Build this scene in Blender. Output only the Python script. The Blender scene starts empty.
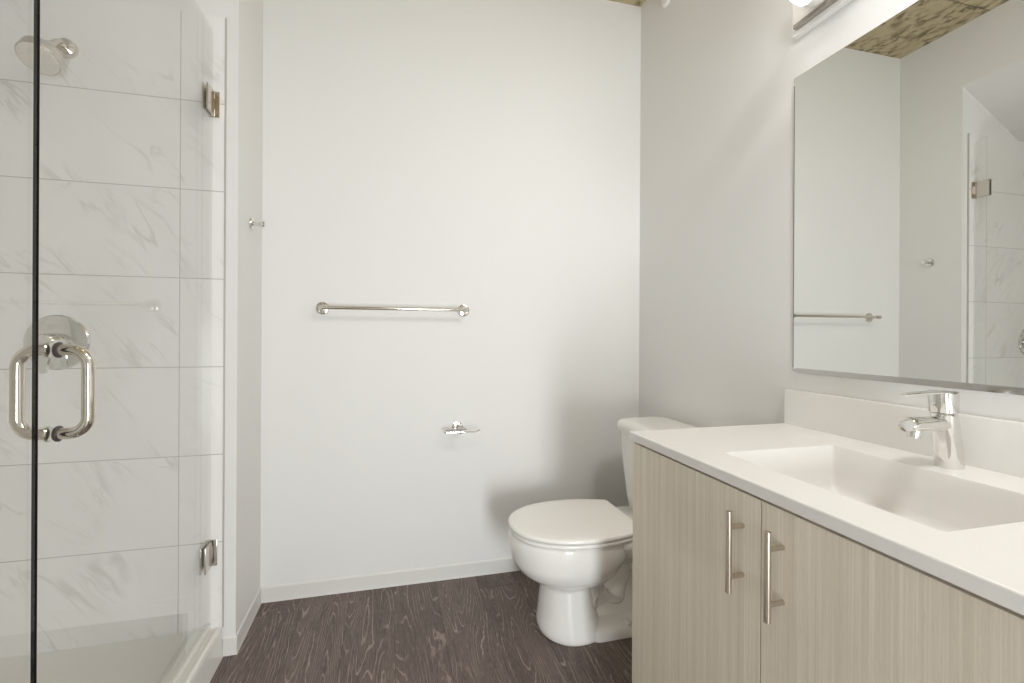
import bpy, bmesh, math, random
from mathutils import Vector, Matrix
random.seed(4)
S = bpy.context.scene
COL = S.collection
PI = math.pi

# ------------------------------------------------------------------ camera
CAM_H = 1.12
cam = bpy.data.cameras.new('camera')
co = bpy.data.objects.new('camera', cam)
COL.objects.link(co)
yaw, roll = math.radians(14.5347), math.radians(0.2909)
fwd = Vector((math.sin(yaw), math.cos(yaw), 0))
rt = Vector((math.cos(yaw), -math.sin(yaw), 0))
up = Vector((0, 0, 1))
cx = rt * math.cos(roll) + up * math.sin(roll)      # image content leans clockwise by the roll
cy = up * math.cos(roll) - rt * math.sin(roll)
co.matrix_world = Matrix(((cx.x, cy.x, -fwd.x, 0), (cx.y, cy.y, -fwd.y, 0), (cx.z, cy.z, -fwd.z, CAM_H), (0, 0, 0, 1)))
cam.sensor_width = 36.0
cam.lens = 468.12 * 36 / 1024
cam.shift_y = -(341.5 - 333.1) / 1024
cam.clip_start = 0.02
S.camera = co

# ------------------------------------------------------------------ light and exposure
S.view_settings.view_transform = 'Standard'
S.view_settings.look = 'None'
S.view_settings.gamma = 1.0
S.view_settings.use_curve_mapping = False
S.view_settings.exposure = -0.24
S.cycles.max_bounces = 14
S.cycles.diffuse_bounces = 8
S.cycles.glossy_bounces = 6
S.cycles.transparent_max_bounces = 16
S.cycles.sample_clamp_indirect = 4.0
P_WORLD = 0.6
w = bpy.data.worlds.new('world')
S.world = w
w.use_nodes = True
w.node_tree.nodes['Background'].inputs[0].default_value = (0.90, 0.95, 1.0, 1)
w.node_tree.nodes['Background'].inputs[1].default_value = P_WORLD

def area(name, loc, rot, sx, sy, power, color):
    l = bpy.data.lights.new(name, 'AREA')
    l.shape = 'RECTANGLE'; l.size = sx; l.size_y = sy; l.energy = power; l.color = color
    o = bpy.data.objects.new(name, l); COL.objects.link(o)
    o.location = loc; o.rotation_euler = rot
    return o
P_GLOBE, P_DOOR, P_CEIL, P_CAN = 38.0, 67.0, 20.0, 0.6
GLOBE_STRENGTH = P_GLOBE
area('doorway_fill', (0.41, -1.70, 0.62), (PI / 2, 0, 0), 0.5, 1.1, P_DOOR, (0.925, 0.975, 1.0))      # unseen fill light added beyond the invented doorway
area('ceiling_fill', (0.90, 0.10, 2.74), (0, 0, 0), 0.3, 0.3, P_CEIL, (1.0, 0.99, 0.98))  # unseen fill light added overhead to brighten the room
area('ceiling_can', (0.03, 0.95, 2.74), (0, 0, 0), 0.13, 0.13, P_CAN, (1.0, 0.99, 0.98))

# ------------------------------------------------------------------ dimensions (metres, camera foot at the origin, y into the room)
XR, YB, XL, YS = 1.2198, 2.1341, -0.5168, 1.8112
XT, ZT, ZH, ZC, ZB = -0.5576, 2.2017, 2.4514, 2.776, 0.0647
XG = -0.594                  # plane of the shower glass
SN = 0.28                    # near tiled wall of the shower
SL = -1.60                   # outer tiled wall of the shower
YF = -1.10                   # wall behind the camera
HC = 0.8413                  # worktop height
YV0, YV1 = 0.215, 1.2121     # worktop ends
XF = 0.6611                  # worktop front edge

# ------------------------------------------------------------------ node helpers
class NT:
    def __init__(self, name):
        self.m = bpy.data.materials.new(name); self.m.use_nodes = True
        self.t = self.m.node_tree; self.n = self.t.nodes
        self.b = self.n['Principled BSDF']; self.out = self.n['Material Output']
    def new(self, ty, **kw):
        x = self.n.new(ty)
        for k, v in kw.items(): setattr(x, k, v)
        return x
    def put(self, sock, v):
        if hasattr(v, 'is_output'): self.t.links.new(v, sock)
        else: sock.default_value = v
    def math(self, op, a, b=0.0, c=None, clamp=False):
        x = self.new('ShaderNodeMath', operation=op, use_clamp=clamp)
        self.put(x.inputs[0], a); self.put(x.inputs[1], b)
        if c is not None: self.put(x.inputs[2], c)
        return x.outputs[0]
    def ramp(self, v, lo, hi):
        x = self.new('ShaderNodeMapRange', interpolation_type='SMOOTHSTEP')
        self.put(x.inputs[0], v); x.inputs[1].default_value = lo; x.inputs[2].default_value = hi
        return x.outputs[0]
    def comb(self, x=0.0, y=0.0, z=0.0):
        c = self.new('ShaderNodeCombineXYZ')
        for i, v in enumerate((x, y, z)): self.put(c.inputs[i], v)
        return c.outputs[0]
    def pos(self):
        g = self.new('ShaderNodeNewGeometry'); s = self.new('ShaderNodeSeparateXYZ')
        self.t.links.new(g.outputs['Position'], s.inputs[0])
        return s.outputs
    def normal(self):
        g = self.new('ShaderNodeNewGeometry'); s = self.new('ShaderNodeSeparateXYZ')
        self.t.links.new(g.outputs['True Normal'], s.inputs[0])
        return s.outputs
    def noise(self, vec, scale=1.0, detail=2.0, rough=0.5, dist=0.0):
        x = self.new('ShaderNodeTexNoise')
        self.put(x.inputs['Vector'], vec); x.inputs['Scale'].default_value = scale
        x.inputs['Detail'].default_value = detail; x.inputs['Roughness'].default_value = rough
        x.inputs['Distortion'].default_value = dist
        return x.outputs['Fac']
    def white(self, vec):
        x = self.new('ShaderNodeTexWhiteNoise'); self.put(x.inputs['Vector'], vec)
        return x.outputs['Value']
    def mix(self, f, a, b):
        x = self.new('ShaderNodeMix', data_type='RGBA')
        self.put(x.inputs[0], f); self.put(x.inputs[6], a); self.put(x.inputs[7], b)
        return x.outputs[2]
    def bump(self, h, strength, dist):
        x = self.new('ShaderNodeBump'); self.put(x.inputs['Height'], h)
        x.inputs['Strength'].default_value = strength; x.inputs['Distance'].default_value = dist
        self.t.links.new(x.outputs[0], self.b.inputs['Normal'])
    def set(self, **kw):
        for k, v in kw.items(): self.put(self.b.inputs[k.replace('_', ' ')], v)
        return self

def rgb(r, g, b):            # sRGB 0-255 to linear
    f = lambda c: c / 12.92 if c <= 0.04045 else ((c + 0.055) / 1.055) ** 2.4
    return (f(r / 255), f(g / 255), f(b / 255), 1)

def simple(name, col, rough=0.5, metal=0.0, spec=0.5, coat=0.0, var=0.0, scale=8):
    k = NT(name)
    if var:
        p = k.pos(); n = k.noise(k.comb(p[0], p[1], p[2]), scale, 3)
        k.set(Base_Color=k.mix(n, tuple(c * (1 - var) for c in col[:3]) + (1,), tuple(min(1, c * (1 + var)) for c in col[:3]) + (1,)))
    else:
        k.set(Base_Color=col)
    k.set(Roughness=rough, Metallic=metal, Specular_IOR_Level=spec, Coat_Weight=coat, Coat_Roughness=0.05)
    return k.m

def paint(name, col, rough=0.55):
    k = NT(name); p = k.pos(); v = k.comb(p[0], p[1], p[2])
    k.set(Base_Color=col, Roughness=rough, Specular_IOR_Level=0.3)
    k.bump(k.noise(v, 260, 3), 0.06, 0.002)
    return k.m

M = {}
M['wall'] = paint('wall_paint', rgb(229, 228, 226))
M['base'] = paint('baseboard_vinyl', rgb(220, 219, 215), 0.4)
M['porcelain'] = simple('porcelain', rgb(240, 238, 234), 0.07, spec=0.5, coat=0.4)
M['seat'] = simple('seat_plastic', rgb(240, 238, 233), 0.22)
M['solid'] = simple('solid_surface', rgb(234, 232, 229), 0.28, var=0.01, scale=60)
M['chrome'] = simple('chrome', (0.80, 0.79, 0.77, 1), 0.05, 1.0)
M['nickel'] = simple('polished_nickel', (0.74, 0.70, 0.63, 1), 0.10, 1.0)
M['hinge'] = simple('hinge_nickel', (0.62, 0.58, 0.53, 1), 0.14, 1.0)
M['face'] = simple('spray_face', rgb(228, 224, 214), 0.35, 0.0)
M['pane_edge'] = simple('dark_glass_edge', (0.003, 0.003, 0.003, 1), 0.6, spec=0.15)  # black for the look of the pane's cut edge
M['washer'] = simple('dark_washer', (0.05, 0.045, 0.04, 1), 0.35)
M['dark'] = simple('gap_shade_and_indicator', rgb(62, 46, 32), 0.7)  # dark brown for painted gap shade, also the tap's indicator dot
M['white_metal'] = simple('white_enamel', rgb(236, 234, 230), 0.35)
M['pan'] = simple('shower_acrylic', rgb(230, 228, 223), 0.25)
M['bar'] = simple('fixture_bar', rgb(158, 151, 142), 0.4, 0.2)
M['trim'] = simple('shade_grey_edge_trim', rgb(190, 187, 181), 0.35, 0.3)  # trim greyed to stand in for the shadow line beside the tile
M['mirror'] = simple('mirror_silver', (0.80, 0.81, 0.785, 1), 0.0, 1.0)
M['rail'] = simple('polished_rail', (0.52, 0.50, 0.47, 1), 0.16, 1.0)
M['glass_side'] = simple('mirror_cut_edge', rgb(92, 84, 74), 0.4)
M['door'] = paint('door_paint', rgb(225, 222, 216), 0.4)

def brushed(name, col):
    k = NT(name); p = k.pos()
    n = k.noise(k.comb(k.math('MULTIPLY', p[0], 900), k.math('MULTIPLY', p[1], 900), k.math('MULTIPLY', p[2], 12)), 1, 2)
    k.set(Base_Color=col, Metallic=1.0, Roughness=k.math('MULTIPLY_ADD', n, 0.18, 0.20))
    return k.m
M['brushed'] = brushed('brushed_nickel', (0.60, 0.54, 0.46, 1))

def globe_mat():
    k = NT('lit_frosted_globe')
    k.set(Base_Color=(0.9, 0.9, 0.9, 1), Roughness=0.4, Emission_Color=(1.0, 0.98, 0.96, 1), Emission_Strength=GLOBE_STRENGTH)
    return k.m
M['globe'] = globe_mat()

def glass_mat():
    # thin clear pane: mirror reflection by Schlick's law on both faces, the rest goes straight through
    k = NT('clear_glass')
    g = k.new('ShaderNodeNewGeometry')
    d = k.new('ShaderNodeVectorMath', operation='DOT_PRODUCT')
    k.t.links.new(g.outputs['Normal'], d.inputs[0]); k.t.links.new(g.outputs['Incoming'], d.inputs[1])
    c = k.math('ABSOLUTE', d.outputs['Value'])
    f = k.math('MULTIPLY_ADD', k.math('POWER', k.math('SUBTRACT', 1.0, c), 5.0), 0.97, 0.030)
    tr = k.new('ShaderNodeBsdfTransparent'); tr.inputs[0].default_value = (0.995, 0.997, 0.994, 1)
    gl = k.new('ShaderNodeBsdfGlossy'); gl.inputs['Roughness'].default_value = 0.0
    mx = k.new('ShaderNodeMixShader'); k.put(mx.inputs[0], f)
    k.t.links.new(tr.outputs[0], mx.inputs[1]); k.t.links.new(gl.outputs[0], mx.inputs[2])
    k.t.links.new(mx.outputs[0], k.out.inputs[0])
    return k.m
M['glass'] = glass_mat()

def tile_mat():
    k = NT('marble_tile')
    p = k.pos(); n = k.normal()
    ax = k.math('GREATER_THAN', k.math('ABSOLUTE', n[1]), 0.5)
    h = k.math('ADD', k.math('MULTIPLY', p[0], ax), k.math('MULTIPLY', p[1], k.math('SUBTRACT', 1.0, ax)))
    hu = k.math('DIVIDE', k.math('ADD', h, 0.69 + 6.1), 0.61)
    vu = k.math('DIVIDE', k.math('SUBTRACT', p[2], 0.0955), 0.3012)
    hi, vi = k.math('FLOOR', hu), k.math('FLOOR', vu)
    hf, vf = k.math('FRACT', hu), k.math('FRACT', vu)
    eh = k.math('MULTIPLY', k.math('MINIMUM', hf, k.math('SUBTRACT', 1.0, hf)), 0.61)
    ev = k.math('MULTIPLY', k.math('MINIMUM', vf, k.math('SUBTRACT', 1.0, vf)), 0.3012)
    joint = k.math('SUBTRACT', 1.0, k.ramp(k.math('MINIMUM', eh, ev), 0.0008, 0.0016))
    r = k.white(k.comb(hi, vi, ax))
    off = k.math('MULTIPLY', r, 40.0)
    # veins: thin contours of a stretched, turned noise field, different on every tile
    a = k.math('ADD', k.math('MULTIPLY', h, 0.78), k.math('MULTIPLY', p[2], 0.62))
    b = k.math('SUBTRACT', k.math('MULTIPLY', p[2], 0.78), k.math('MULTIPLY', h, 0.62))
    vec = k.comb(k.math('ADD', k.math('MULTIPLY', a, 3.6), off), k.math('ADD', k.math('MULTIPLY', b, 0.9), off), 0.0)
    f1 = k.noise(vec, 1.0, 5, 0.55, 0.5)
    v1 = k.math('SUBTRACT', 1.0, k.ramp(k.math('ABSOLUTE', k.math('SUBTRACT', f1, 0.5)), 0.0, 0.018))
    vec2 = k.comb(k.math('ADD', k.math('MULTIPLY', a, 7.0), off), k.math('MULTIPLY', b, 2.0), 3.0)
    f2 = k.noise(vec2, 1.0, 5, 0.6, 0.8)
    v2 = k.math('SUBTRACT', 1.0, k.ramp(k.math('ABSOLUTE', k.math('SUBTRACT', f2, 0.46)), 0.0, 0.02))
    msk = k.ramp(k.noise(k.comb(k.math('ADD', h, off), p[2], 7.0), 5.0, 2), 0.42, 0.68)
    vein = k.math('MULTIPLY', k.math('MAXIMUM', k.math('MULTIPLY', v1, 0.75), k.math('MULTIPLY', v2, 0.5)), msk)
    cloud = k.ramp(k.noise(vec, 1.6, 4), 0.35, 0.8)
    c = k.mix(k.math('MULTIPLY', cloud, 0.35), rgb(239, 238, 236), rgb(225, 224, 221))
    c = k.mix(k.math('MULTIPLY', vein, 0.42), c, rgb(168, 164, 158))
    c = k.mix(joint, c, rgb(176, 172, 164))
    k.set(Base_Color=c, Roughness=k.math('MULTIPLY_ADD', joint, 0.5, 0.22))
    k.bump(k.math('SUBTRACT', 1.0, joint), 0.4, 0.001)
    return k.m
M['tile'] = tile_mat()

def floor_mat():
    k = NT('dark_oak_plank')
    p = k.pos(); W, L = 0.181, 1.22
    u = k.math('DIVIDE', k.math('ADD', p[0], 9.03), W)
    pi_ = k.math('FLOOR', u); uf = k.math('FRACT', u)
    ro = k.white(k.comb(pi_, 1.0, 0.0))
    vv = k.math('DIVIDE', k.math('ADD', p[1], k.math('MULTIPLY', ro, L)), L)
    vi = k.math('FLOOR', vv); vf = k.math('FRACT', vv)
    r = k.white(k.comb(pi_, vi, 2.0)); off = k.math('MULTIPLY', r, 60.0)
    eu = k.math('MULTIPLY', k.math('MINIMUM', uf, k.math('SUBTRACT', 1.0, uf)), W)
    evv = k.math('MULTIPLY', k.math('MINIMUM', vf, k.math('SUBTRACT', 1.0, vf)), L)
    seam = k.math('SUBTRACT', 1.0, k.ramp(k.math('MINIMUM', eu, evv), 0.0004, 0.0012))
    # growth rings: contour lines of a long stretched noise field
    cvec = k.comb(k.math('ADD', k.math('MULTIPLY', p[0], 9.0), off), k.math('ADD', k.math('MULTIPLY', p[1], 0.95), off), off)
    n1 = k.noise(cvec, 1.0, 1.0, 0.35, 0.0)
    wob = k.noise(k.comb(k.math('MULTIPLY', p[0], 60), k.math('MULTIPLY', p[1], 14), off), 1.0, 3)
    ring = k.math('FRACT', k.math('MULTIPLY_ADD', wob, 0.9, k.math('MULTIPLY', n1, 24.0)))
    line = k.ramp(k.math('ABSOLUTE', k.math('SUBTRACT', ring, 0.5)), 0.36, 0.48)
    fib = k.noise(k.comb(k.math('MULTIPLY', p[0], 330), k.math('MULTIPLY', p[1], 10), off), 1.0, 4, 0.65)
    fib2 = k.ramp(k.noise(k.comb(k.math('MULTIPLY', p[0], 620), k.math('MULTIPLY', p[1], 34), off), 1.0, 2), 0.50, 0.66)
    pore = k.ramp(k.noise(k.comb(k.math('MULTIPLY', p[0], 520), k.math('MULTIPLY', p[1], 24), 11.0), 1.0, 2), 0.54, 0.68)
    tone = k.noise(k.comb(k.math('ADD', k.math('MULTIPLY', p[0], 9), off), k.math('MULTIPLY', p[1], 1.2), 4.0), 1.0, 3)
    brk = k.ramp(k.noise(k.comb(k.math('MULTIPLY', p[0], 30), k.math('MULTIPLY', p[1], 7), off), 1.0, 3), 0.34, 0.60)
    c = k.mix(k.ramp(tone, 0.3, 0.7), rgb(72, 61, 57), rgb(98, 86, 80))
    c = k.mix(k.math('MULTIPLY', k.ramp(fib, 0.32, 0.72), 0.70), c, rgb(126, 112, 105))
    c = k.mix(k.math('MULTIPLY', pore, 0.45), c, rgb(56, 47, 44))
    c = k.mix(k.math('MULTIPLY', fib2, 0.45), c, rgb(144, 130, 122))
    c = k.mix(k.math('MULTIPLY', k.math('MULTIPLY', line, brk), 0.80), c, rgb(162, 148, 140))
    c = k.mix(k.math('MULTIPLY', k.math('SUBTRACT', r, 0.5), 0.35), c, rgb(58, 46, 42))
    c = k.mix(k.math('MULTIPLY', seam, 0.8), c, rgb(38, 30, 28))
    k.set(Base_Color=c, Roughness=k.math('MULTIPLY_ADD', fib, 0.2, 0.38), Specular_IOR_Level=0.4)
    k.bump(k.math('SUBTRACT', fib, seam), 0.15, 0.001)
    return k.m
M['floor'] = floor_mat()

def concrete_mat():
    k = NT('board_formed_concrete')
    p = k.pos(); v = k.comb(k.math('MULTIPLY', p[0], 0.8), p[1], p[2])
    n1 = k.noise(k.comb(k.math('MULTIPLY', p[0], 26), k.math('MULTIPLY', p[1], 15), 0.0), 1, 5, 0.6, 0.5); n2 = k.noise(v, 5.0, 3); n3 = k.noise(v, 45, 4, 0.7)
    smear = k.math('MULTIPLY', k.ramp(n1, 0.44, 0.62), k.ramp(n2, 0.33, 0.58))
    sheet = k.math('FRACT', k.math('DIVIDE', k.math('ADD', p[1], 10 * 1.22 - 1.70), 1.22))
    sh = k.math('FLOOR', k.math('DIVIDE', k.math('ADD', p[1], 10 * 1.22 - 1.70), 1.22))
    tone = k.white(k.comb(sh, 3.0, 0.0))
    c = k.mix(n3, rgb(192, 178, 144), rgb(212, 199, 166))
    c = k.mix(k.math('MULTIPLY', tone, 0.35), c, rgb(150, 134, 104))
    c = k.mix(k.math('MULTIPLY', smear, 0.95), c, rgb(112, 100, 78))
    j = k.math('SUBTRACT', 1.0, k.ramp(k.math('MINIMUM', sheet, k.math('SUBTRACT', 1.0, sheet)), 0.001, 0.004))
    c = k.mix(k.math('MULTIPLY', j, 0.7), c, rgb(95, 82, 62))
    k.set(Base_Color=c, Roughness=0.9)
    k.bump(k.math('ADD', n1, n3), 0.35, 0.006)
    return k.m
M['concrete'] = concrete_mat()

def laminate_mat():
    k = NT('pale_ash_laminate')
    p = k.pos()
    h = k.math('ADD', p[0], p[1])
    s1 = k.noise(k.comb(k.math('MULTIPLY', h, 260), k.math('MULTIPLY', p[2], 1.6), 0.0), 1.0, 3, 0.6)
    s2 = k.noise(k.comb(k.math('MULTIPLY', h, 60), k.math('MULTIPLY', p[2], 0.7), 5.0), 1.0, 2)
    s3 = k.noise(k.comb(k.math('MULTIPLY', h, 700), k.math('MULTIPLY', p[2], 30), 9.0), 1.0, 2)
    c = k.mix(k.ramp(s1, 0.3, 0.7), rgb(223, 214, 198), rgb(239, 231, 218))
    c = k.mix(k.math('MULTIPLY', k.ramp(s2, 0.35, 0.7), 0.5), c, rgb(210, 199, 179))
    c = k.mix(k.math('MULTIPLY', k.ramp(s3, 0.5, 0.75), 0.25), c, rgb(190, 179, 160))
    k.set(Base_Color=c, Roughness=0.42, Specular_IOR_Level=0.4)
    k.bump(s1, 0.08, 0.0006)
    return k.m
M['laminate'] = laminate_mat()

# ------------------------------------------------------------------ mesh helpers
def box(bm, x0, x1, y0, y1, z0, z1, bev=0.0, seg=2):
    g = bmesh.ops.create_cube(bm, size=1)
    vs = g['verts']
    for v in vs:
        v.co = Vector(((x0 + x1) / 2 + v.co.x * (x1 - x0), (y0 + y1) / 2 + v.co.y * (y1 - y0), (z0 + z1) / 2 + v.co.z * (z1 - z0)))
    if bev:
        es = list({e for v in vs for e in v.link_edges})
        bmesh.ops.bevel(bm, geom=es, offset=bev, segments=seg, affect='EDGES', profile=0.5)

def loft(bm, rings, cap0=True, cap1=True):
    R = [[bm.verts.new(p) for p in r] for r in rings]
    n = len(R[0])
    for a, b in zip(R, R[1:]):
        for i in range(n):
            bm.faces.new((a[i], a[(i + 1) % n], b[(i + 1) % n], b[i]))
    if cap0: bm.faces.new(R[0][::-1])
    if cap1: bm.faces.new(R[-1])

def tube(bm, pts, r, seg=20, cap=True):
    P = [Vector(p) for p in pts]
    rad = r if isinstance(r, (list, tuple)) else [r] * len(P)
    rings = []; nrm = None
    for i, p in enumerate(P):
        t = (P[min(i + 1, len(P) - 1)] - P[max(i - 1, 0)]).normalized()
        if nrm is None:
            nrm = t.orthogonal().normalized()
        nrm = (nrm - t * nrm.dot(t)).normalized()
        b = t.cross(nrm)
        rings.append([p + (nrm * math.cos(2 * PI * k / seg) + b * math.sin(2 * PI * k / seg)) * rad[i] for k in range(seg)])
    loft(bm, rings, cap, cap)

def lathe(bm, prof, origin, axis, seg=40):
    # prof: (distance along axis, radius)
    o = Vector(origin); a = Vector(axis).normalized(); n = a.orthogonal().normalized(); b = a.cross(n)
    loft(bm, [[o + a * d + (n * math.cos(2 * PI * k / seg) + b * math.sin(2 * PI * k / seg)) * max(r, 1e-4) for k in range(seg)] for d, r in prof])

def arc_path(pts, rad, n=8):
    # polyline with rounded corners
    P = [Vector(p) for p in pts]; out = [P[0]]
    for a, b, c in zip(P, P[1:], P[2:]):
        d1 = (a - b).normalized(); d2 = (c - b).normalized()
        ang = d1.angle(d2); t = rad / math.tan(ang / 2)
        p1, p2 = b + d1 * t, b + d2 * t
        ctr = b + (d1 + d2).normalized() * (rad / math.sin(ang / 2))
        v1, v2 = p1 - ctr, p2 - ctr
        for i in range(n + 1):
            s = i / n; w_ = v1.angle(v2)
            out.append(ctr + (v1 * math.sin((1 - s) * w_) + v2 * math.sin(s * w_)) / math.sin(w_))
    out.append(P[-1])
    return out

def prism_y(bm, poly, y0, y1):
    loft(bm, [[Vector((x, y0, z)) for x, z in poly], [Vector((x, y1, z)) for x, z in poly]])

def BM(): return bmesh.new()

def finish(bm, name, mat, parent=None, sharp=20, smooth=True):
    bmesh.ops.recalc_face_normals(bm, faces=bm.faces)
    for f in bm.faces: f.smooth = smooth
    for e in bm.edges:
        e.smooth = not (len(e.link_faces) != 2 or e.calc_face_angle(0) > math.radians(sharp))
    if parent is not None:
        q = Vector(parent.get('_o', (0, 0, 0)))
        bmesh.ops.translate(bm, verts=bm.verts, vec=-q)
    me = bpy.data.meshes.new(name)
    bm.to_mesh(me); bm.free()
    for m_ in (mat if isinstance(mat, list) else [mat]): me.materials.append(m_)
    o = bpy.data.objects.new(name, me); COL.objects.link(o)
    if parent is not None:
        o.parent = parent; o['_o'] = list(parent['_o'])
    return o

def thing(name, label, cat, loc):
    o = bpy.data.objects.new(name, None); COL.objects.link(o)
    o.empty_display_size = 0.05; o.location = loc
    o['label'] = label; o['category'] = cat; o['_o'] = list(loc)
    return o

def struct(name, bm, mat):
    o = finish(bm, name, mat); o['kind'] = 'structure'
    return o

def sbox(name, mat, *a, bev=0.0):
    bm = BM(); box(bm, *a, bev=bev)
    return struct(name, bm, mat)

# ------------------------------------------------------------------ the room
sbox('floor', M['floor'], XG, XR, YF, YB, -0.08, 0.0)
sbox('ceiling', M['concrete'], XL - 0.1, XR + 0.1, YF - 0.1, YB + 0.1, ZC, ZC + 0.12)
sbox('wall_back', M['wall'], XL - 1.3, XR + 0.1, YB, YB + 0.1, 0, ZC)
sbox('wall_right', M['wall'], XR, XR + 0.1, YF - 0.1, YB, 0, ZC)
sbox('wall_left', M['wall'], -1.75, XL, YS + 0.006, YB, 0, ZC)
sbox('wall_left_near', M['wall'], -1.75, XL, YF - 0.1, SN - 0.008, 0, ZC)
bm = BM(); prism_y(bm, [(XL, ZC), (-1.75, ZC), (-1.75, ZT), (-0.955, ZT), (XL, ZH)], SN - 0.008, YS + 0.006)
struct('ceiling_shower', bm, M['wall'])
# tiled shower walls
sbox('wall_shower_far', M['tile'], SL - 0.01, XT, YS, YS + 0.008, 0.098, ZT)
sbox('wall_shower_near', M['tile'], SL - 0.01, XT, SN - 0.008, SN, 0.098, ZT)
sbox('wall_shower_side', M['tile'], SL - 0.15, SL, SN - 0.008, YS + 0.006, 0.0, ZT)
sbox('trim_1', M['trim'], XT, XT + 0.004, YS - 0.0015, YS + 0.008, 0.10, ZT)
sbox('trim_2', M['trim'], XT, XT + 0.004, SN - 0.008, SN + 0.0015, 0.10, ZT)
# unseen wall behind the camera, with a doorway invented to let light in
DX0, DX1, DZ = 0.10, 0.92, 2.05
bm = BM()
box(bm, XL, DX0, YF - 0.1, YF, 0, ZC); box(bm, DX1, XR, YF - 0.1, YF, 0, ZC); box(bm, DX0, DX1, YF - 0.1, YF, DZ, ZC)
struct('wall_front', bm, M['wall'])
bm = BM()
for x0, x1, z0, z1 in ((DX0 - 0.06, DX0 + 0.012, 0, DZ + 0.06), (DX1 - 0.012, DX1 + 0.06, 0, DZ + 0.06), (DX0 + 0.012, DX1 - 0.012, DZ - 0.012, DZ + 0.06)):
    box(bm, x0, x1, YF - 0.1, YF + 0.012, z0, z1)
struct('invented_doorway', bm, M['door'])  # frame of the invented doorway

def baseboard(name, poly):
    # poly: run of (x, y) along the wall, room on its right-hand side
    bm = BM(); rings = []
    P = [Vector((x, y, 0)) for x, y in poly]
    T = 0.005
    prof = [(0, 0), (T + 0.002, 0), (T + 0.0005, 0.006), (T, 0.012), (T, ZB - 0.006), (T - 0.003, ZB), (0, ZB)]
    for i, p in enumerate(P):
        d1 = (P[i] - P[i - 1]).normalized() if i else (P[1] - P[0]).normalized()
        d2 = (P[i + 1] - P[i]).normalized() if i < len(P) - 1 else d1
        n1 = Vector((d1.y, -d1.x, 0)); n2 = Vector((d2.y, -d2.x, 0))
        m_ = (n1 + n2); m_ = m_ / (m_.dot(n1))
        rings.append([p + m_ * a + Vector((0, 0, z)) for a, z in prof])
    loft(bm, rings)
    return struct(name, bm, M['base'])
baseboard('baseboard_left', [(XT + 0.003, YS + 0.006), (XL, YS + 0.006), (XL, YB)])
baseboard('baseboard_back', [(XL, YB), (XR, YB)])
baseboard('baseboard_right', [(XR, YB), (XR, YV1 + 0.004)])

# ------------------------------------------------------------------ shower base
pan = thing('shower_tray', 'white shower base with raised threshold at the foot of the glass', 'shower tray', (-1.1, 1.05, 0))
bm = BM()
# cross section in x, swept along y: floor dips to the drain, threshold with rounded nose
def pan_prof(fz):
    return [(SL, 0), (SL, 0.098), (SL + 0.03, max(fz, 0.092)), (SL + 0.12, fz), (-1.05, fz - 0.006 if fz < 0.09 else fz), (-0.78, fz), (-0.685, fz + 0.002), (-0.660, fz + 0.006), (-0.646, 0.103),
        (-0.634, 0.1075), (-0.612, 0.107), (-0.606, 0.102), (-0.600, 0.101), (-0.584, 0.101), (-0.578, 0.1025), (-0.573, 0.1055), (-0.567, 0.1065), (-0.562, 0.104), (-0.5590, 0.098),
        (-0.558, 0.09), (-0.556, 0.03), (-0.553, 0.0)]
loft(bm, [[Vector((x, y, z)) for x, z in pan_prof(fz)] for y, fz in ((SN, 0.0985), (SN + 0.012, 0.094), (SN + 0.08, 0.084), (0.7, 0.078), (1.3, 0.078), (YS - 0.08, 0.084), (YS - 0.012, 0.094), (YS, 0.0985))])
finish(bm, 'tray', M['pan'], pan)
bm = BM(); lathe(bm, [(0, 0.045), (0.004, 0.045), (0.006, 0.040), (0.0055, 0.0)], (-1.08, 1.05, 0.0715), (0, 0, 1))
finish(bm, 'drain', M['chrome'], pan)

# ------------------------------------------------------------------ shower door (hinged pane) and fixed pane
DY0, DY1, DZ0, DZ1 = 0.990, YS - 0.012, 0.122, 2.146
GT = 0.004
door = thing('shower_door', 'frameless clear glass shower door with square pull handle', 'shower door', (XG, DY1, DZ0))
bm = BM(); box(bm, XG - GT, XG + GT, DY0, DY1, DZ0, DZ1, 0.0005, 1)
finish(bm, 'glass_pane', M['glass'], door)
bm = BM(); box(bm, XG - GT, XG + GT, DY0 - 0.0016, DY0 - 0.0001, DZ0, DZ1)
finish(bm, 'glass_edge', M['pane_edge'], door)  # pane's cut edge, painted black for the internal reflection that darkens it
bm = BM(); box(bm, XG - 0.006, XG + 0.006, DY0, DY1, DZ0 - 0.016, DZ0 + 0.002, 0.002, 1)
finish(bm, 'bottom_sweep', M['pan'], door)
for zc in (1.897, 0.363):
    bm = BM(); box(bm, XG - 0.012, XG + 0.022, YS - 0.006, YS - 0.0005, zc - 0.044, zc + 0.044, 0.0008, 2)
    hg = finish(bm, 'hinge', M['hinge'], door)
    bm = BM(); box(bm, XG + 0.0042, XG + 0.0095, 1.740, YS - 0.016, zc - 0.042, zc + 0.042, 0.0008, 2)
    finish(bm, 'hinge_clamp', M['hinge'], hg)
    bm = BM(); box(bm, XG - 0.0095, XG - 0.0042, 1.740, YS - 0.016, zc - 0.042, zc + 0.042, 0.0008, 2)
    finish(bm, 'hinge_clamp', M['hinge'], hg)
    bm = BM(); tube(bm, [(XG, YS - 0.011, zc - 0.040), (XG, YS - 0.011, zc + 0.040)], 0.0055, 16)
    box(bm, XG - 0.008, XG + 0.008, YS - 0.018, YS - 0.005, zc - 0.020, zc + 0.020, 0.001, 1)
    finish(bm, 'hinge_knuckle', M['hinge'], hg)
HY, HZ0, HZ1, HR = 1.035, 0.932, 1.085, 0.0104
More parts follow.
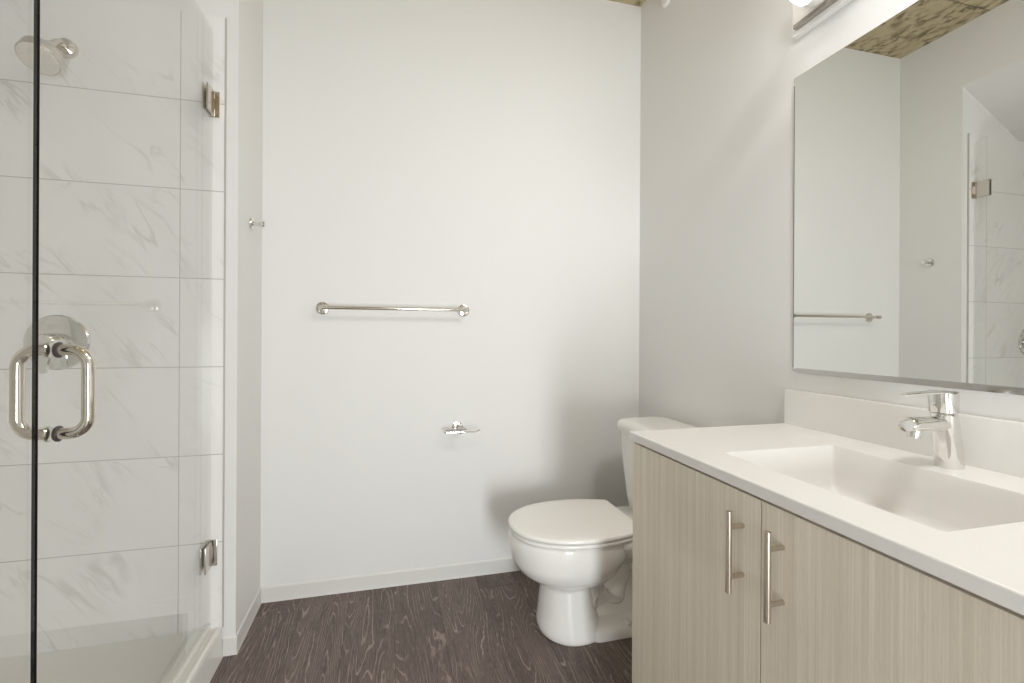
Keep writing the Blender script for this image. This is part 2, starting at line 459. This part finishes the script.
for s in (1, -1):
    xo = XG + s * 0.0535
    bm = BM(); tube(bm, arc_path([(XG + s * 0.006, HY, HZ1), (xo, HY, HZ1), (xo, HY, HZ0), (XG + s * 0.006, HY, HZ0)], 0.030, 12), HR, 24)
    ph = finish(bm, 'pull_handle', M['nickel'], door)
    for z in (HZ0, HZ1):
        bm = BM(); lathe(bm, [(0, 0.013), (0.002, 0.0145), (0.005, 0.0145), (0.006, 0.012)], (XG + s * 0.0042, HY, z), (s, 0, 0), 28)
        finish(bm, 'washer', M['washer' if s > 0 else 'nickel'], ph)
panel = thing('glass_panel', 'fixed clear glass shower panel left of the hinged door', 'glass panel', (XG, 0.63, DZ0))
bm = BM(); box(bm, XG - GT, XG + GT, SN + 0.004, DY0 - 0.006, DZ0 - 0.012, DZ1, 0.0005, 1)
finish(bm, 'glass_pane', M['glass'], panel)
for z in (1.86, 0.37):
    bm = BM(); box(bm, XG - 0.013, XG + 0.013, SN + 0.001, SN + 0.05, z - 0.025, z + 0.025, 0.0015, 2)
    finish(bm, 'wall_clamp', M['hinge'], panel)

# ------------------------------------------------------------------ shower head and valve on the far tiled wall
sh = thing('showerhead', 'polished shower head on a short arm high on the marble tile', 'shower head', (-1.006, YS, 2.021))
bm = BM(); lathe(bm, [(0, 0.030), (0.008, 0.0305), (0.018, 0.027), (0.024, 0.018), (0.026, 0.0)], (-1.006, YS - 0.0005, 2.021), (0, -1, 0))
finish(bm, 'flange', M['nickel'], sh)
HX = -1.035
pth = [(-1.006, YS - 0.010, 2.021), (-1.006, YS - 0.045, 2.021), (-1.005, YS - 0.092, 1.980)]
bm = BM(); tube(bm, arc_path(pth, 0.03, 6), 0.0105, 18)
finish(bm, 'arm', M['nickel'], sh)
ax = Vector((-0.02, -0.52, -0.85)).normalized()
b0 = Vector((-1.005, YS - 0.092, 1.980))
bm = BM(); lathe(bm, [(-0.012, 0.0), (-0.010, 0.011), (0, 0.0165), (0.012, 0.0175), (0.020, 0.015), (0.024, 0.012)], b0, ax, 28)
finish(bm, 'ball_joint', M['nickel'], sh)
bm = BM(); lathe(bm, [(0.018, 0.012), (0.025, 0.018), (0.032, 0.034), (0.037, 0.046), (0.043, 0.0505), (0.070, 0.0515), (0.073, 0.0495)], b0, ax, 44)
hd = finish(bm, 'head', M['nickel'], sh)
bm = BM(); lathe(bm, [(0.0728, 0.0475), (0.0745, 0.046), (0.0748, 0.0)], b0, ax, 44)
n_ = ax.orthogonal().normalized(); b_ = ax.cross(n_)
for rr, cnt in ((0.012, 6), (0.024, 12), (0.037, 18)):
    for i in range(cnt):
        a_ = 2 * PI * i / cnt
        lathe(bm, [(0.0742, 0.002), (0.0765, 0.0014)], b0 + (n_ * math.cos(a_) + b_ * math.sin(a_)) * rr, ax, 8)
finish(bm, 'spray_face', M['face'], hd)

sv = thing('shower_valve', 'round chrome shower valve with lever handle on the marble tile', 'shower valve', (-1.029, YS, 1.083))
VC = (-1.029, YS - 0.0005, 1.083)
bm = BM(); lathe(bm, [(0, 0.088), (0.003, 0.088), (0.007, 0.084), (0.010, 0.070), (0.011, 0.03), (0.011, 0)], VC, (0, -1, 0), 56)
finish(bm, 'escutcheon', M['chrome'], sv)
bm = BM(); lathe(bm, [(0.010, 0.030), (0.026, 0.029), (0.027, 0.026), (0.034, 0.026), (0.035, 0.029), (0.064, 0.028), (0.068, 0.024), (0.068, 0)], VC, (0, -1, 0), 40)
finish(bm, 'hub', M['chrome'], sv)
bm = BM(); V = Vector(VC)
loft(bm, [[V + Vector((sx * w_, -y0 + sy * t_, dz)) for sx, sy in ((-1, -1), (1, -1), (1, 1), (-1, 1))]
          for dz, w_, y0, t_ in ((-0.022, 0.012, 0.050, 0.009), (-0.05, 0.010, 0.054, 0.006), (-0.088, 0.009, 0.062, 0.005), (-0.094, 0.007, 0.063, 0.004))])
finish(bm, 'lever', M['chrome'], sv)

# ------------------------------------------------------------------ towel bar, paper holder, hook
tb = thing('towel_bar', 'long polished towel bar mounted on the white back wall', 'towel bar', (0.02, YB, 1.222))
for x in (-0.281, 0.322):
    bm = BM(); lathe(bm, [(0, 0.0265), (0.003, 0.027), (0.006, 0.0262), (0.0075, 0.022), (0.008, 0)], (x, YB - 0.0005, 1.222), (0, -1, 0), 40)
    fl = finish(bm, 'flange', M['nickel'], tb)
    bm = BM(); tube(bm, [(x, YB - 0.007, 1.222), (x, YB - 0.062, 1.222)], 0.0085, 20)
    lathe(bm, [(0.062, 0.0105), (0.068, 0.0105), (0.071, 0.008), (0.071, 0)], (x, YB, 1.222), (0, -1, 0), 24)
    box(bm, x - 0.010, x + 0.010, YB - 0.066, YB - 0.046, 1.212, 1.232, 0.004, 3)
    finish(bm, 'post', M['nickel'], fl)
bm = BM(); tube(bm, [(-0.281, YB - 0.056, 1.222), (0.322, YB - 0.056, 1.222)], 0.0072, 24)
finish(bm, 'bar', M['nickel'], tb)

tp = thing('toilet_paper_holder', 'small empty chrome toilet paper holder low on the back wall', 'toilet paper holder', (0.297, YB, 0.69))
px, pz = 0.298, 0.692
bm = BM(); lathe(bm, [(0, 0.0255), (0.003, 0.026), (0.007, 0.024), (0.0085, 0.012), (0.009, 0)], (px, YB - 0.0005, pz), (0, -1, 0), 36)
finish(bm, 'flange', M['chrome'], tp)
bm = BM(); tube(bm, [(px, YB - 0.008, pz), (px, YB - 0.04, pz - 0.002), (px, YB - 0.074, pz - 0.006)], [0.010, 0.0085, 0.0085], 20)
lathe(bm, [(-0.014, 0.0), (-0.014, 0.010), (0.012, 0.010), (0.012, 0)], (px, YB - 0.074, pz - 0.006), (0, 0, -1), 20)
finish(bm, 'post', M['chrome'], tp)
bm = BM()
zz = pz - 0.010
tube(bm, arc_path([(px + 0.035, YB - 0.042, zz + 0.004), (px - 0.068, YB - 0.042, zz + 0.004), (px - 0.068, YB - 0.080, zz), (px + 0.072, YB - 0.080, zz), (px + 0.090, YB - 0.080, zz + 0.007)], 0.010, 6), 0.0036, 14)
finish(bm, 'roll_arm', M['chrome'], tp)

rh = thing('robe_hook', 'small chrome robe hook on the narrow left wall', 'robe hook', (XL, 1.972, 1.531))
bm = BM(); lathe(bm, [(0, 0.0245), (0.003, 0.025), (0.007, 0.0225), (0.008, 0)], (XL + 0.0005, 1.972, 1.531), (1, 0, 0), 36)
finish(bm, 'flange', M['chrome'], rh)
bm = BM(); tube(bm, [(XL + 0.006, 1.972, 1.531), (XL + 0.034, 1.972, 1.531)], 0.0085, 20)
lathe(bm, [(0.032, 0.0085), (0.034, 0.0115), (0.044, 0.0120), (0.048, 0.0105), (0.049, 0.0)], (XL, 1.972, 1.531), (1, 0, 0), 24)
finish(bm, 'post', M['chrome'], rh)
bm = BM(); tube(bm, [(XL + 0.018, 1.972, 1.531), (XL + 0.018, 1.990, 1.533), (XL + 0.018, 2.004, 1.538)], [0.007, 0.0065, 0.006], 16)
finish(bm, 'peg', M['chrome'], rh)

# ------------------------------------------------------------------ sprinkler high on the right wall
sp = thing('fire_sprinkler', 'white sidewall fire sprinkler high on the right wall', 'sprinkler', (XR, 1.900, 2.660))
c0 = Vector((XR, 1.900, 2.660))
bm = BM(); lathe(bm, [(0.0005, 0.038), (0.004, 0.038), (0.012, 0.030), (0.014, 0.015), (0.014, 0)], c0, (-1, 0, 0), 36)
finish(bm, 'escutcheon', M['white_metal'], sp)
bm = BM(); lathe(bm, [(0.012, 0.012), (0.028, 0.012), (0.030, 0.009), (0.034, 0.009), (0.034, 0)], c0, (-1, 0, 0), 20)
for s in (1, -1):
    tube(bm, [c0 + Vector((-0.030, s * 0.007, 0)), c0 + Vector((-0.040, s * 0.015, 0)), c0 + Vector((-0.052, s * 0.013, 0)), c0 + Vector((-0.062, s * 0.003, 0))], 0.0028, 10)
finish(bm, 'frame', M['white_metal'], sp)
bm = BM()
lathe(bm, [(0.060, 0.006), (0.064, 0.016), (0.0655, 0.016), (0.067, 0.004)], c0, (-1, 0, 0), 20)
box(bm, c0.x - 0.068, c0.x - 0.046, c0.y - 0.017, c0.y + 0.017, c0.z + 0.012, c0.z + 0.0135)
finish(bm, 'deflector', M['white_metal'], sp)

# ------------------------------------------------------------------ toilet
TY = 1.680
wc = thing('toilet', 'white two piece toilet with closed lid beside the vanity', 'toilet', (0.85, TY, 0))
def egg(xf, xb, w_, z, n=56, pf=2.0, pb=2.6, split=0.55, wb=None, y0=TY):
    # closed outline: rounded front at xf, squarer back at xb
    xm = xf + (xb - xf) * split
    out = []
    for i in range(n):
        a = 2 * PI * i / n
        c, s = math.cos(a), math.sin(a)
        if c <= 0:
            x = xm - (xm - xf) * abs(c) ** (2 / pf); y = w_ * math.copysign(abs(s) ** (2 / pf), s)
        else:
            x = xm + (xb - xm) * abs(c) ** (2 / pb); y = w_ * math.copysign(abs(s) ** (2 / pb), s)
        out.append(Vector((x, y0 + y, z)))
    return out
def interp(rows, zs):
    # smooth interpolation (Catmull-Rom) of parameter rows keyed by their first column
    res = []
    for z in zs:
        i = max(k for k in range(len(rows)) if rows[k][0] <= z + 1e-9)
        i = min(i, len(rows) - 2)
        p = [rows[max(i - 1, 0)], rows[i], rows[i + 1], rows[min(i + 2, len(rows) - 1)]]
        t = (z - p[1][0]) / (p[2][0] - p[1][0])
        vals = []
        for j in range(1, len(rows[0])):
            a, b, c, d = (q[j] for q in p)
            vals.append(0.5 * (2 * b + (c - a) * t + (2 * a - 5 * b + 4 * c - d) * t * t + (3 * b - a - 3 * c + d) * t ** 3))
        res.append((z, *vals))
    return res
rows = [  # z, front x, back x, half width
    (0.000, 0.556, 0.780, 0.119), (0.008, 0.547, 0.782, 0.123), (0.030, 0.542, 0.778, 0.122), (0.080, 0.547, 0.762, 0.113), (0.120, 0.551, 0.752, 0.106),
    (0.160, 0.556, 0.744, 0.099), (0.184, 0.557, 0.742, 0.096), (0.196, 0.548, 0.760, 0.108), (0.207, 0.525, 0.785, 0.128), (0.222, 0.497, 0.815, 0.149), (0.245, 0.468, 0.840, 0.168),
    (0.275, 0.446, 0.860, 0.180), (0.305, 0.436, 0.880, 0.185), (0.340, 0.431, 0.890, 0.187), (0.368, 0.433, 0.892, 0.186), (0.376, 0.438, 0.890, 0.182)]
bm = BM()
zs = [0.376 * i / 80 for i in range(81)]
loft(bm, [egg(f, b, w_, z, pf=2.15, pb=2.5, split=0.52) for z, f, b, w_ in interp(rows, zs)])
# rear deck that carries the tank
def rrect(x0, x1, hw, z, r, n=8, y0=TY):
    out = []
    for cx_, cy_, a0 in ((x1 - r, hw - r, 0), (x0 + r, hw - r, PI / 2), (x0 + r, -hw + r, PI), (x1 - r, -hw + r, 1.5 * PI)):
        for i in range(n + 1):
            a = a0 + PI / 2 * i / n
            out.append(Vector((cx_ + r * math.cos(a), y0 + cy_ + r * math.sin(a), z)))
    return out
loft(bm, [rrect(0.80, 1.15, 0.06, 0.24, 0.05), rrect(0.79, 1.17, 0.105, 0.29, 0.05), rrect(0.78, 1.19, 0.150, 0.325, 0.05), rrect(0.78, 1.195, 0.165, 0.345, 0.05), rrect(0.78, 1.195, 0.165, 0.366, 0.05), rrect(0.785, 1.19, 0.160, 0.373, 0.05)])
# foot flange behind the pedestal
loft(bm, [rrect(0.70, 1.02, 0.121, 0.0, 0.05), rrect(0.70, 1.02, 0.122, 0.008, 0.05), rrect(0.70, 1.015, 0.118, 0.032, 0.05), rrect(0.71, 1.01, 0.100, 0.044, 0.05), rrect(0.72, 1.0, 0.06, 0.050, 0.045)])
# web and sculpted trapway
loft(bm, [rrect(0.68, 1.0, 0.046, 0.03, 0.045), rrect(0.68, 0.98, 0.044, 0.14, 0.043), rrect(0.70, 1.0, 0.050, 0.24, 0.048), rrect(0.74, 1.1, 0.08, 0.32, 0.06)])
tw = arc_path([(0.66, TY, 0.24), (0.74, TY, 0.105), (0.82, TY, 0.125), (0.885, TY, 0.285), (0.960, TY, 0.235), (0.970, TY, 0.03)], 0.040, 8)
tube(bm, tw, [0.064 + 0.014 * math.sin(i * 0.5) for i in range(len(tw))], 28)
bowl = finish(bm, 'bowl', M['porcelain'], wc, sharp=50)
for s in (1, -1):
    bm = BM(); lathe(bm, [(0, 0.016), (0.010, 0.015), (0.017, 0.010), (0.019, 0.0)], (0.86, TY + s * 0.098, 0.036), (0, 0, 1), 24)
    finish(bm, 'bolt_cap', M['porcelain'], bowl)
# seat and lid
def lidshape(xf, xb, w_, z, inset=0.0):
    # rounded front, sides drawing in towards a straight hinge edge with tight corners
    xm = xf + (xb - xf) * 0.56; wb = 0.77; out = []
    hw = w_ - inset
    for i in range(81):
        a = PI / 2 + PI * i / 80; c, s_ = math.cos(a), math.sin(a)
        out.append((xm - (xm - xf - inset) * abs(c) ** (2 / 2.15), hw * math.copysign(abs(s_) ** (2 / 2.15), s_)))
    side = []
    for i in range(1, 17):
        k_ = i / 16 * 0.965
        side.append((xm + (xb - inset - xm) * k_, hw * (1 - (1 - wb) * k_ ** 2)))
    yb = side[-1][1]
    side += [(xb - inset - 0.002, yb - 0.004), (xb - inset, yb - 0.010), (xb - inset, yb * 0.5)]
    out += [(x, -y) for x, y in side] + [(xb - inset, 0.0)] + side[::-1]
    return [Vector((x, TY - 0.003 + y, z)) for x, y in out]
bm = BM()
loft(bm, [lidshape(0.434, 0.892, 0.194, 0.3775, 0.006), lidshape(0.434, 0.892, 0.194, 0.3795, 0.002), lidshape(0.434, 0.892, 0.194, 0.384), lidshape(0.434, 0.892, 0.194, 0.391), lidshape(0.434, 0.892, 0.194, 0.3945, 0.003), lidshape(0.434, 0.892, 0.194, 0.3955, 0.006)])
finish(bm, 'seat', M['seat'], wc, sharp=60)
bm = BM()
loft(bm, [lidshape(0.430, 0.896, 0.198, 0.3975, 0.005), lidshape(0.430, 0.896, 0.198, 0.399, 0.001), lidshape(0.430, 0.896, 0.198, 0.4035), lidshape(0.430, 0.896, 0.198, 0.409), lidshape(0.430, 0.896, 0.198, 0.4125, 0.003), lidshape(0.430, 0.896, 0.198, 0.4142, 0.010), lidshape(0.430, 0.896, 0.198, 0.4155, 0.04), lidshape(0.430, 0.896, 0.198, 0.416, 0.10)])
finish(bm, 'lid', M['seat'], wc, sharp=60)
for s in (1, -1):
    bm = BM(); box(bm, 0.882, 0.912, TY + s * 0.075 - 0.018, TY + s * 0.075 + 0.018, 0.374, 0.402, 0.006, 3)
    finish(bm, 'seat_hinge', M['seat'], wc)
# tank
def tanksec(x0, x1, hw, z, r, bow):
    out = []
    for v in rrect(x0, x1, hw, z, r, 10):
        k_ = max(0, 1 - ((v.y - TY) / hw) ** 2)
        if v.x < (x0 + x1) / 2: v.x -= bow * k_
        out.append(v)
    return out
bm = BM()
loft(bm, [tanksec(1.005, 1.185, 0.150, 0.3735, 0.05, 0.02), tanksec(0.998, 1.19, 0.172, 0.385, 0.055, 0.02), tanksec(0.993, 1.195, 0.188, 0.43, 0.06, 0.02), tanksec(0.988, 1.20, 0.206, 0.52, 0.06, 0.02),
          tanksec(0.982, 1.20, 0.221, 0.62, 0.06, 0.02), tanksec(0.980, 1.20, 0.229, 0.702, 0.06, 0.02)])
finish(bm, 'tank', M['porcelain'], wc, sharp=50)
bm = BM()
Z = 0.013
loft(bm, [tanksec(0.974, 1.205, 0.237, 0.688 + Z, 0.06, 0.02), tanksec(0.969, 1.207, 0.243, 0.690 + Z, 0.064, 0.02), tanksec(0.968, 1.207, 0.245, 0.704 + Z, 0.065, 0.02), tanksec(0.970, 1.205, 0.243, 0.716 + Z, 0.064, 0.02),
          tanksec(0.977, 1.203, 0.236, 0.727 + Z, 0.06, 0.02), tanksec(0.990, 1.199, 0.224, 0.7325 + Z, 0.055, 0.02), tanksec(1.02, 1.19, 0.19, 0.734 + Z, 0.05, 0.01)])
finish(bm, 'tank_lid', M['porcelain'], wc, sharp=60)

# ------------------------------------------------------------------ vanity cabinet
XD = 0.673                                            # door faces
CT = 0.0235                                           # worktop thickness
van = thing('vanity_cabinet', 'pale wood grain vanity cabinet with two doors under the white worktop', 'cabinet', (0.94, 0.72, 0))
CY0, CY1 = 0.222, 1.2085
bm = BM()
box(bm, XD + 0.020, XR - 0.003, CY0, CY0 + 0.016, 0.09, HC - CT - 0.006)
box(bm, XD + 0.020, XR - 0.003, CY1 - 0.016, CY1, 0.09, HC - CT - 0.006)
box(bm, XD + 0.020, XR - 0.003, CY0 + 0.016, CY1 - 0.016, 0.09, 0.106)
box(bm, XR - 0.012, XR - 0.003, CY0 + 0.016, CY1 - 0.016, 0.106, HC - CT - 0.006)
finish(bm, 'carcass', M['laminate'], van)
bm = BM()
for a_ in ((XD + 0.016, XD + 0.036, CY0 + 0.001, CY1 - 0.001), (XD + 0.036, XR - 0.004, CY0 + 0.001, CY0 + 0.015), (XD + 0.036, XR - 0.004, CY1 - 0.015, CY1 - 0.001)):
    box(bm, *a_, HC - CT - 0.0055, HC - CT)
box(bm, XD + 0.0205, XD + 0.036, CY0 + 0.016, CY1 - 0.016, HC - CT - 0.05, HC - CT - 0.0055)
finish(bm, 'gap_shade_rail', M['dark'], van)  # rail coloured dark to paint the shade in the gap under the worktop
bm = BM(); box(bm, XD + 0.075, XD + 0.09, CY0, CY1, 0.0, 0.09); box(bm, XD + 0.09, XR - 0.003, CY1 - 0.016, CY1, 0, 0.09); box(bm, XD + 0.09, XR - 0.003, CY0, CY0 + 0.016, 0, 0.09)
finish(bm, 'toe_kick', M['laminate'], van)
SPLIT = 0.731
for y0, y1, hy in ((SPLIT + 0.0012, CY1 + 0.001, 0.777), (CY0 - 0.001, SPLIT - 0.0012, 0.680)):
    bm = BM(); box(bm, XD, XD + 0.019, y0, y1, 0.092, HC - CT - 0.0092, 0.0006, 1)
    d = finish(bm, 'door', M['laminate'], van)
    bm = BM()
    zt, zb = 0.775, 0.616
    lathe(bm, [(0, 0.0), (0, 0.0052), (0.0008, 0.006), (zt - zb - 0.0008, 0.006), (zt - zb, 0.0052), (zt - zb, 0.0)], (XD - 0.033, hy, zb), (0, 0, 1), 24)
    for z in (zt - 0.031, zb + 0.031):
        tube(bm, [(XD - 0.033, hy, z), (XD + 0.0005, hy, z)], 0.0048, 18)
    finish(bm, 'handle', M['brushed'], d)

# ------------------------------------------------------------------ worktop with integral basin and upstand
top = thing('countertop', 'white vanity worktop with integral rectangular basin and low upstand', 'worktop', (0.94, 0.72, HC))
BX0, BX1, BY0, BY1 = 0.763, 1.082, 0.489, 0.941       # basin opening
def rr2(x0, x1, y0, y1, z, r, n=6):
    out = []
    for cx_, cy_, a0 in ((x1 - r, y1 - r, 0), (x0 + r, y1 - r, PI / 2), (x0 + r, y0 + r, PI), (x1 - r, y0 + r, 1.5 * PI)):
        for i in range(n + 1):
            a = a0 + PI / 2 * i / n
            out.append(Vector((cx_ + r * math.cos(a), cy_ + r * math.sin(a), z)))
    return out
def basin_rings(d=0.0):
    # inner skin of the basin, from the rim down to the floor that slopes to the drain
    R = []
    for k_, z, r in ((-0.0025, 0, 0.010), (-0.0008, -0.0007, 0.009), (0, -0.003, 0.008), (0.0035, -0.06, 0.010), (0.007, -0.094, 0.013), (0.012, -0.106, 0.016), (0.022, -0.113, 0.02)):
        R.append(rr2(BX0 + k_ - d, BX1 - k_ + d, BY0 + k_ * 1.2 - d, BY1 - k_ * 1.2 + d, HC + z - (d if z < -0.004 else 0), r + d))
    return R
e = 0.003
XB_ = XR - 0.0015
outer = [rr2(XF + k_, XB_ - k_ * 0, YV0 + k_, YV1 - k_, z, 0.004) for k_, z in ((0.0015, HC - CT), (0.0, HC - CT + 0.002), (0, HC - e), (0.0009, HC - 0.0009), (e, HC))]
bm = BM()
loft(bm, outer, False, False)
bm2 = basin_rings()
# top face between outer edge and basin rim
def ring_verts(bm, ring): return [bm.verts.new(p) for p in ring]
bm.verts.ensure_lookup_table()
topring = [v for v in bm.verts][-28:]
rim = ring_verts(bm, bm2[0])
for i in range(28):
    bm.faces.new((topring[i], topring[(i + 1) % 28], rim[(i + 1) % 28], rim[i]))
under = [bm.verts.new(p) for p in rr2(XF + 0.0015, XB_, YV0 + 0.0015, YV1 - 0.0015, HC - CT, 0.004)]
hole = [bm.verts.new(p) for p in rr2(BX0 - 0.013, BX1 + 0.013, BY0 - 0.013, BY1 + 0.013, HC - CT, 0.02)]
for i in range(28):
    bm.faces.new((under[i], hole[i], hole[(i + 1) % 28], under[(i + 1) % 28]))
bmesh.ops.remove_doubles(bm, verts=bm.verts, dist=1e-6)
finish(bm, 'slab', M['solid'], top, sharp=20)
bm = BM()
floor_c = [Vector((BX0 + (BX1 - BX0) * 0.5 + 0.02 * math.cos(0), 0, 0))]
R = bm2 + [[Vector(((p.x - 0.93) * 0.55 + 0.93, (p.y - 0.715) * 0.55 + 0.715, HC - 0.1175)) for p in bm2[-1]], [Vector(((p.x - 0.93) * 0.10 + 0.93, (p.y - 0.715) * 0.07 + 0.715, HC - 0.121)) for p in bm2[-1]]]
loft(bm, R, False, True)
O = basin_rings(0.012)
loft(bm, [O[2], O[3], O[4], O[5], O[6]], False, True)
finish(bm, 'basin', M['solid'], top, sharp=40)
bm = BM(); lathe(bm, [(-0.004, 0.024), (0.001, 0.024), (0.003, 0.021), (0.002, 0.016), (0.004, 0.015), (0.0055, 0.010), (0.006, 0)], (0.93, 0.715, HC - 0.121), (0, 0, 1), 32)
finish(bm, 'drain', M['chrome'], top)
bm = BM(); box(bm, 1.2008, XR - 0.0015, YV0, YV1 - 0.0005, HC - 0.001, 0.948, 0.0018, 2)
finish(bm, 'upstand', M['solid'], top)

# ------------------------------------------------------------------ tap
FX, FY = 1.149, 0.728
tap = thing('basin_faucet', 'chrome single lever basin faucet on the worktop behind the basin', 'faucet', (FX, FY, HC))
def oval(cx_, cy_, z, rx, ry, n=40, tilt=0.0, p=2.3):
    out = []
    for i in range(n):
        a = 2 * PI * i / n; c, s = math.cos(a), math.sin(a)
        dx = rx * math.copysign(abs(c) ** (2 / p), c); dy = ry * math.copysign(abs(s) ** (2 / p), s)
        out.append(Vector((cx_ + dx, cy_ + dy, z + tilt * dx)))
    return out
bm = BM()
loft(bm, [oval(FX, FY, HC, 0.0252, 0.0232), oval(FX, FY, HC + 0.004, 0.0252, 0.0232), oval(FX - 0.002, FY, HC + 0.02, 0.0248, 0.0228), oval(FX - 0.006, FY, HC + 0.05, 0.0255, 0.0225),
          oval(FX - 0.012, FY, HC + 0.085, 0.0245, 0.0215), oval(FX - 0.016, FY, HC + 0.111, 0.0240, 0.0215), oval(FX - 0.0165, FY, HC + 0.114, 0.0225, 0.0200)])
finish(bm, 'body', M['chrome'], tap)
bm = BM()
def spoutsec(x, z, ry, rz, n=32):
    return [Vector((x + 0.30 * rz * math.sin(2 * PI * i / n), FY + ry * math.cos(2 * PI * i / n), z + rz * math.sin(2 * PI * i / n))) for i in range(n)]
loft(bm, [spoutsec(FX - 0.005, HC + 0.090, 0.0190, 0.0165), spoutsec(FX - 0.03, HC + 0.0925, 0.0190, 0.0160), spoutsec(FX - 0.07, HC + 0.0945, 0.0180, 0.0145), spoutsec(FX - 0.108, HC + 0.0945, 0.0175, 0.0150),
          spoutsec(FX - 0.119, HC + 0.0945, 0.0175, 0.0152), spoutsec(FX - 0.121, HC + 0.0945, 0.0162, 0.0138), spoutsec(FX - 0.1195, HC + 0.0945, 0.0150, 0.0126)])
spout = finish(bm, 'spout', M['chrome'], tap, sharp=50)
bm = BM(); lathe(bm, [(0, 0.0118), (0.014, 0.0115), (0.018, 0.0112), (0.0185, 0.0095), (0.016, 0.0)], (FX - 0.098, FY, HC + 0.085), (-0.22, 0, -1), 28)
finish(bm, 'aerator', M['chrome'], spout)
bm = BM()
K = FX - 0.017
loft(bm, [oval(K, FY, HC + 0.1155, 0.0225, 0.0200), oval(K, FY, HC + 0.117, 0.0255, 0.0228), oval(K - 0.001, FY, HC + 0.137, 0.0262, 0.0232), oval(K - 0.002, FY, HC + 0.156, 0.0268, 0.0235, tilt=-0.05), oval(K - 0.002, FY, HC + 0.160, 0.0262, 0.0228, tilt=-0.05), oval(K - 0.002, FY, HC + 0.162, 0.022, 0.019, tilt=-0.05)])
hub = finish(bm, 'handle', M['chrome'], tap, sharp=40)
bm = BM()
def lev(x, z, hw, t_):
    return [Vector((x, FY + sy * hw, z + sz * t_)) for sy, sz in ((-1, -1), (1, -1), (1.0, 0.2), (0.8, 1), (-0.8, 1), (-1.0, 0.2))]
loft(bm, [lev(K - 0.012, HC + 0.159, 0.017, 0.0040), lev(K - 0.030, HC + 0.1595, 0.0145, 0.0026), lev(K - 0.070, HC + 0.1585, 0.0105, 0.0019), lev(K - 0.106, HC + 0.157, 0.0080, 0.0017), lev(K - 0.113, HC + 0.1565, 0.0055, 0.0013)])
finish(bm, 'lever', M['chrome'], hub)
bm = BM(); lathe(bm, [(0, 0.0028), (0.0006, 0.0028), (0.0006, 0)], (K - 0.0262, FY, HC + 0.134), (-1, 0, 0), 16)
finish(bm, 'indicator', M['dark'], hub)

# ------------------------------------------------------------------ mirror
mir = thing('wall_mirror', 'large frameless mirror with a bottom rail above the worktop', 'mirror', (XR, 0.7, 1.0016))
MY0, MY1 = 0.22, 1.1930
bm = BM(); box(bm, XR - 0.0032, XR - 0.0004, MY0, MY1, 1.0100, 1.9195, 0.0003, 1)
finish(bm, 'mirror_glass', M['mirror'], mir)
bm = BM()
loft(bm, [[Vector((x, y, z)) for y, z in ((MY0, 1.0016), (MY1 - 0.024, 1.0016), (MY1 - 0.012, 1.0035), (MY1 + 0.0005, 1.0085), (MY1 + 0.0005, 1.0125), (MY1 - 0.012, 1.0155), (MY1 - 0.03, 1.0163), (MY0, 1.0163))] for x in (XR - 0.0005, XR - 0.0055, XR - 0.0062)])
finish(bm, 'bottom_rail', M['rail'], mir)
bm = BM(); box(bm, XR - 0.0034, XR - 0.0004, MY1 + 0.0001, MY1 + 0.0022, 1.0165, 1.895)
finish(bm, 'mirror_edge', M['glass_side'], mir)

# ------------------------------------------------------------------ vanity light
vl = thing('vanity_light', 'white vanity light bar with glowing frosted globes above the mirror', 'wall light', (XR, 0.72, 2.09))
bm = BM(); box(bm, 1.196, XR - 0.0005, 0.255, 1.185, 2.034, 2.150, 0.003, 2)
finish(bm, 'back_plate', M['white_metal'], vl)
bm = BM(); box(bm, 1.180, 1.1955, 0.268, 1.166, 2.047, 2.060, 0.002, 2)
finish(bm, 'front_bar', M['bar'], vl)
for y in (1.052, 0.829, 0.606, 0.383):
    bm = BM(); lathe(bm, [(0.024, 0.020), (0.040, 0.020), (0.046, 0.026), (0.052, 0.036), (0.062, 0.0445), (0.078, 0.0485), (0.102, 0.0490), (0.102, 0.0475), (0.078, 0.0470), (0.063, 0.0430), (0.056, 0.034), (0.052, 0.0)], (XR, y, 2.090), (-1, 0, 0), 40)
    sk = finish(bm, 'light_shield_cup', M['white_metal'], vl, sharp=40)  # cup added to shield the wall from the globe's light
    bm = BM(); lathe(bm, [(0.0635 + 0.046 * (1 - math.cos(a)), max(0.046 * math.sin(a), 0.018 if a < 1 else 0)) for a in [PI * i / 20 for i in range(21)]], (XR, y, 2.090), (-1, 0, 0), 36)
    finish(bm, 'globe', M['globe'], sk)

for o in bpy.data.objects:
    if '_o' in o: del o['_o']
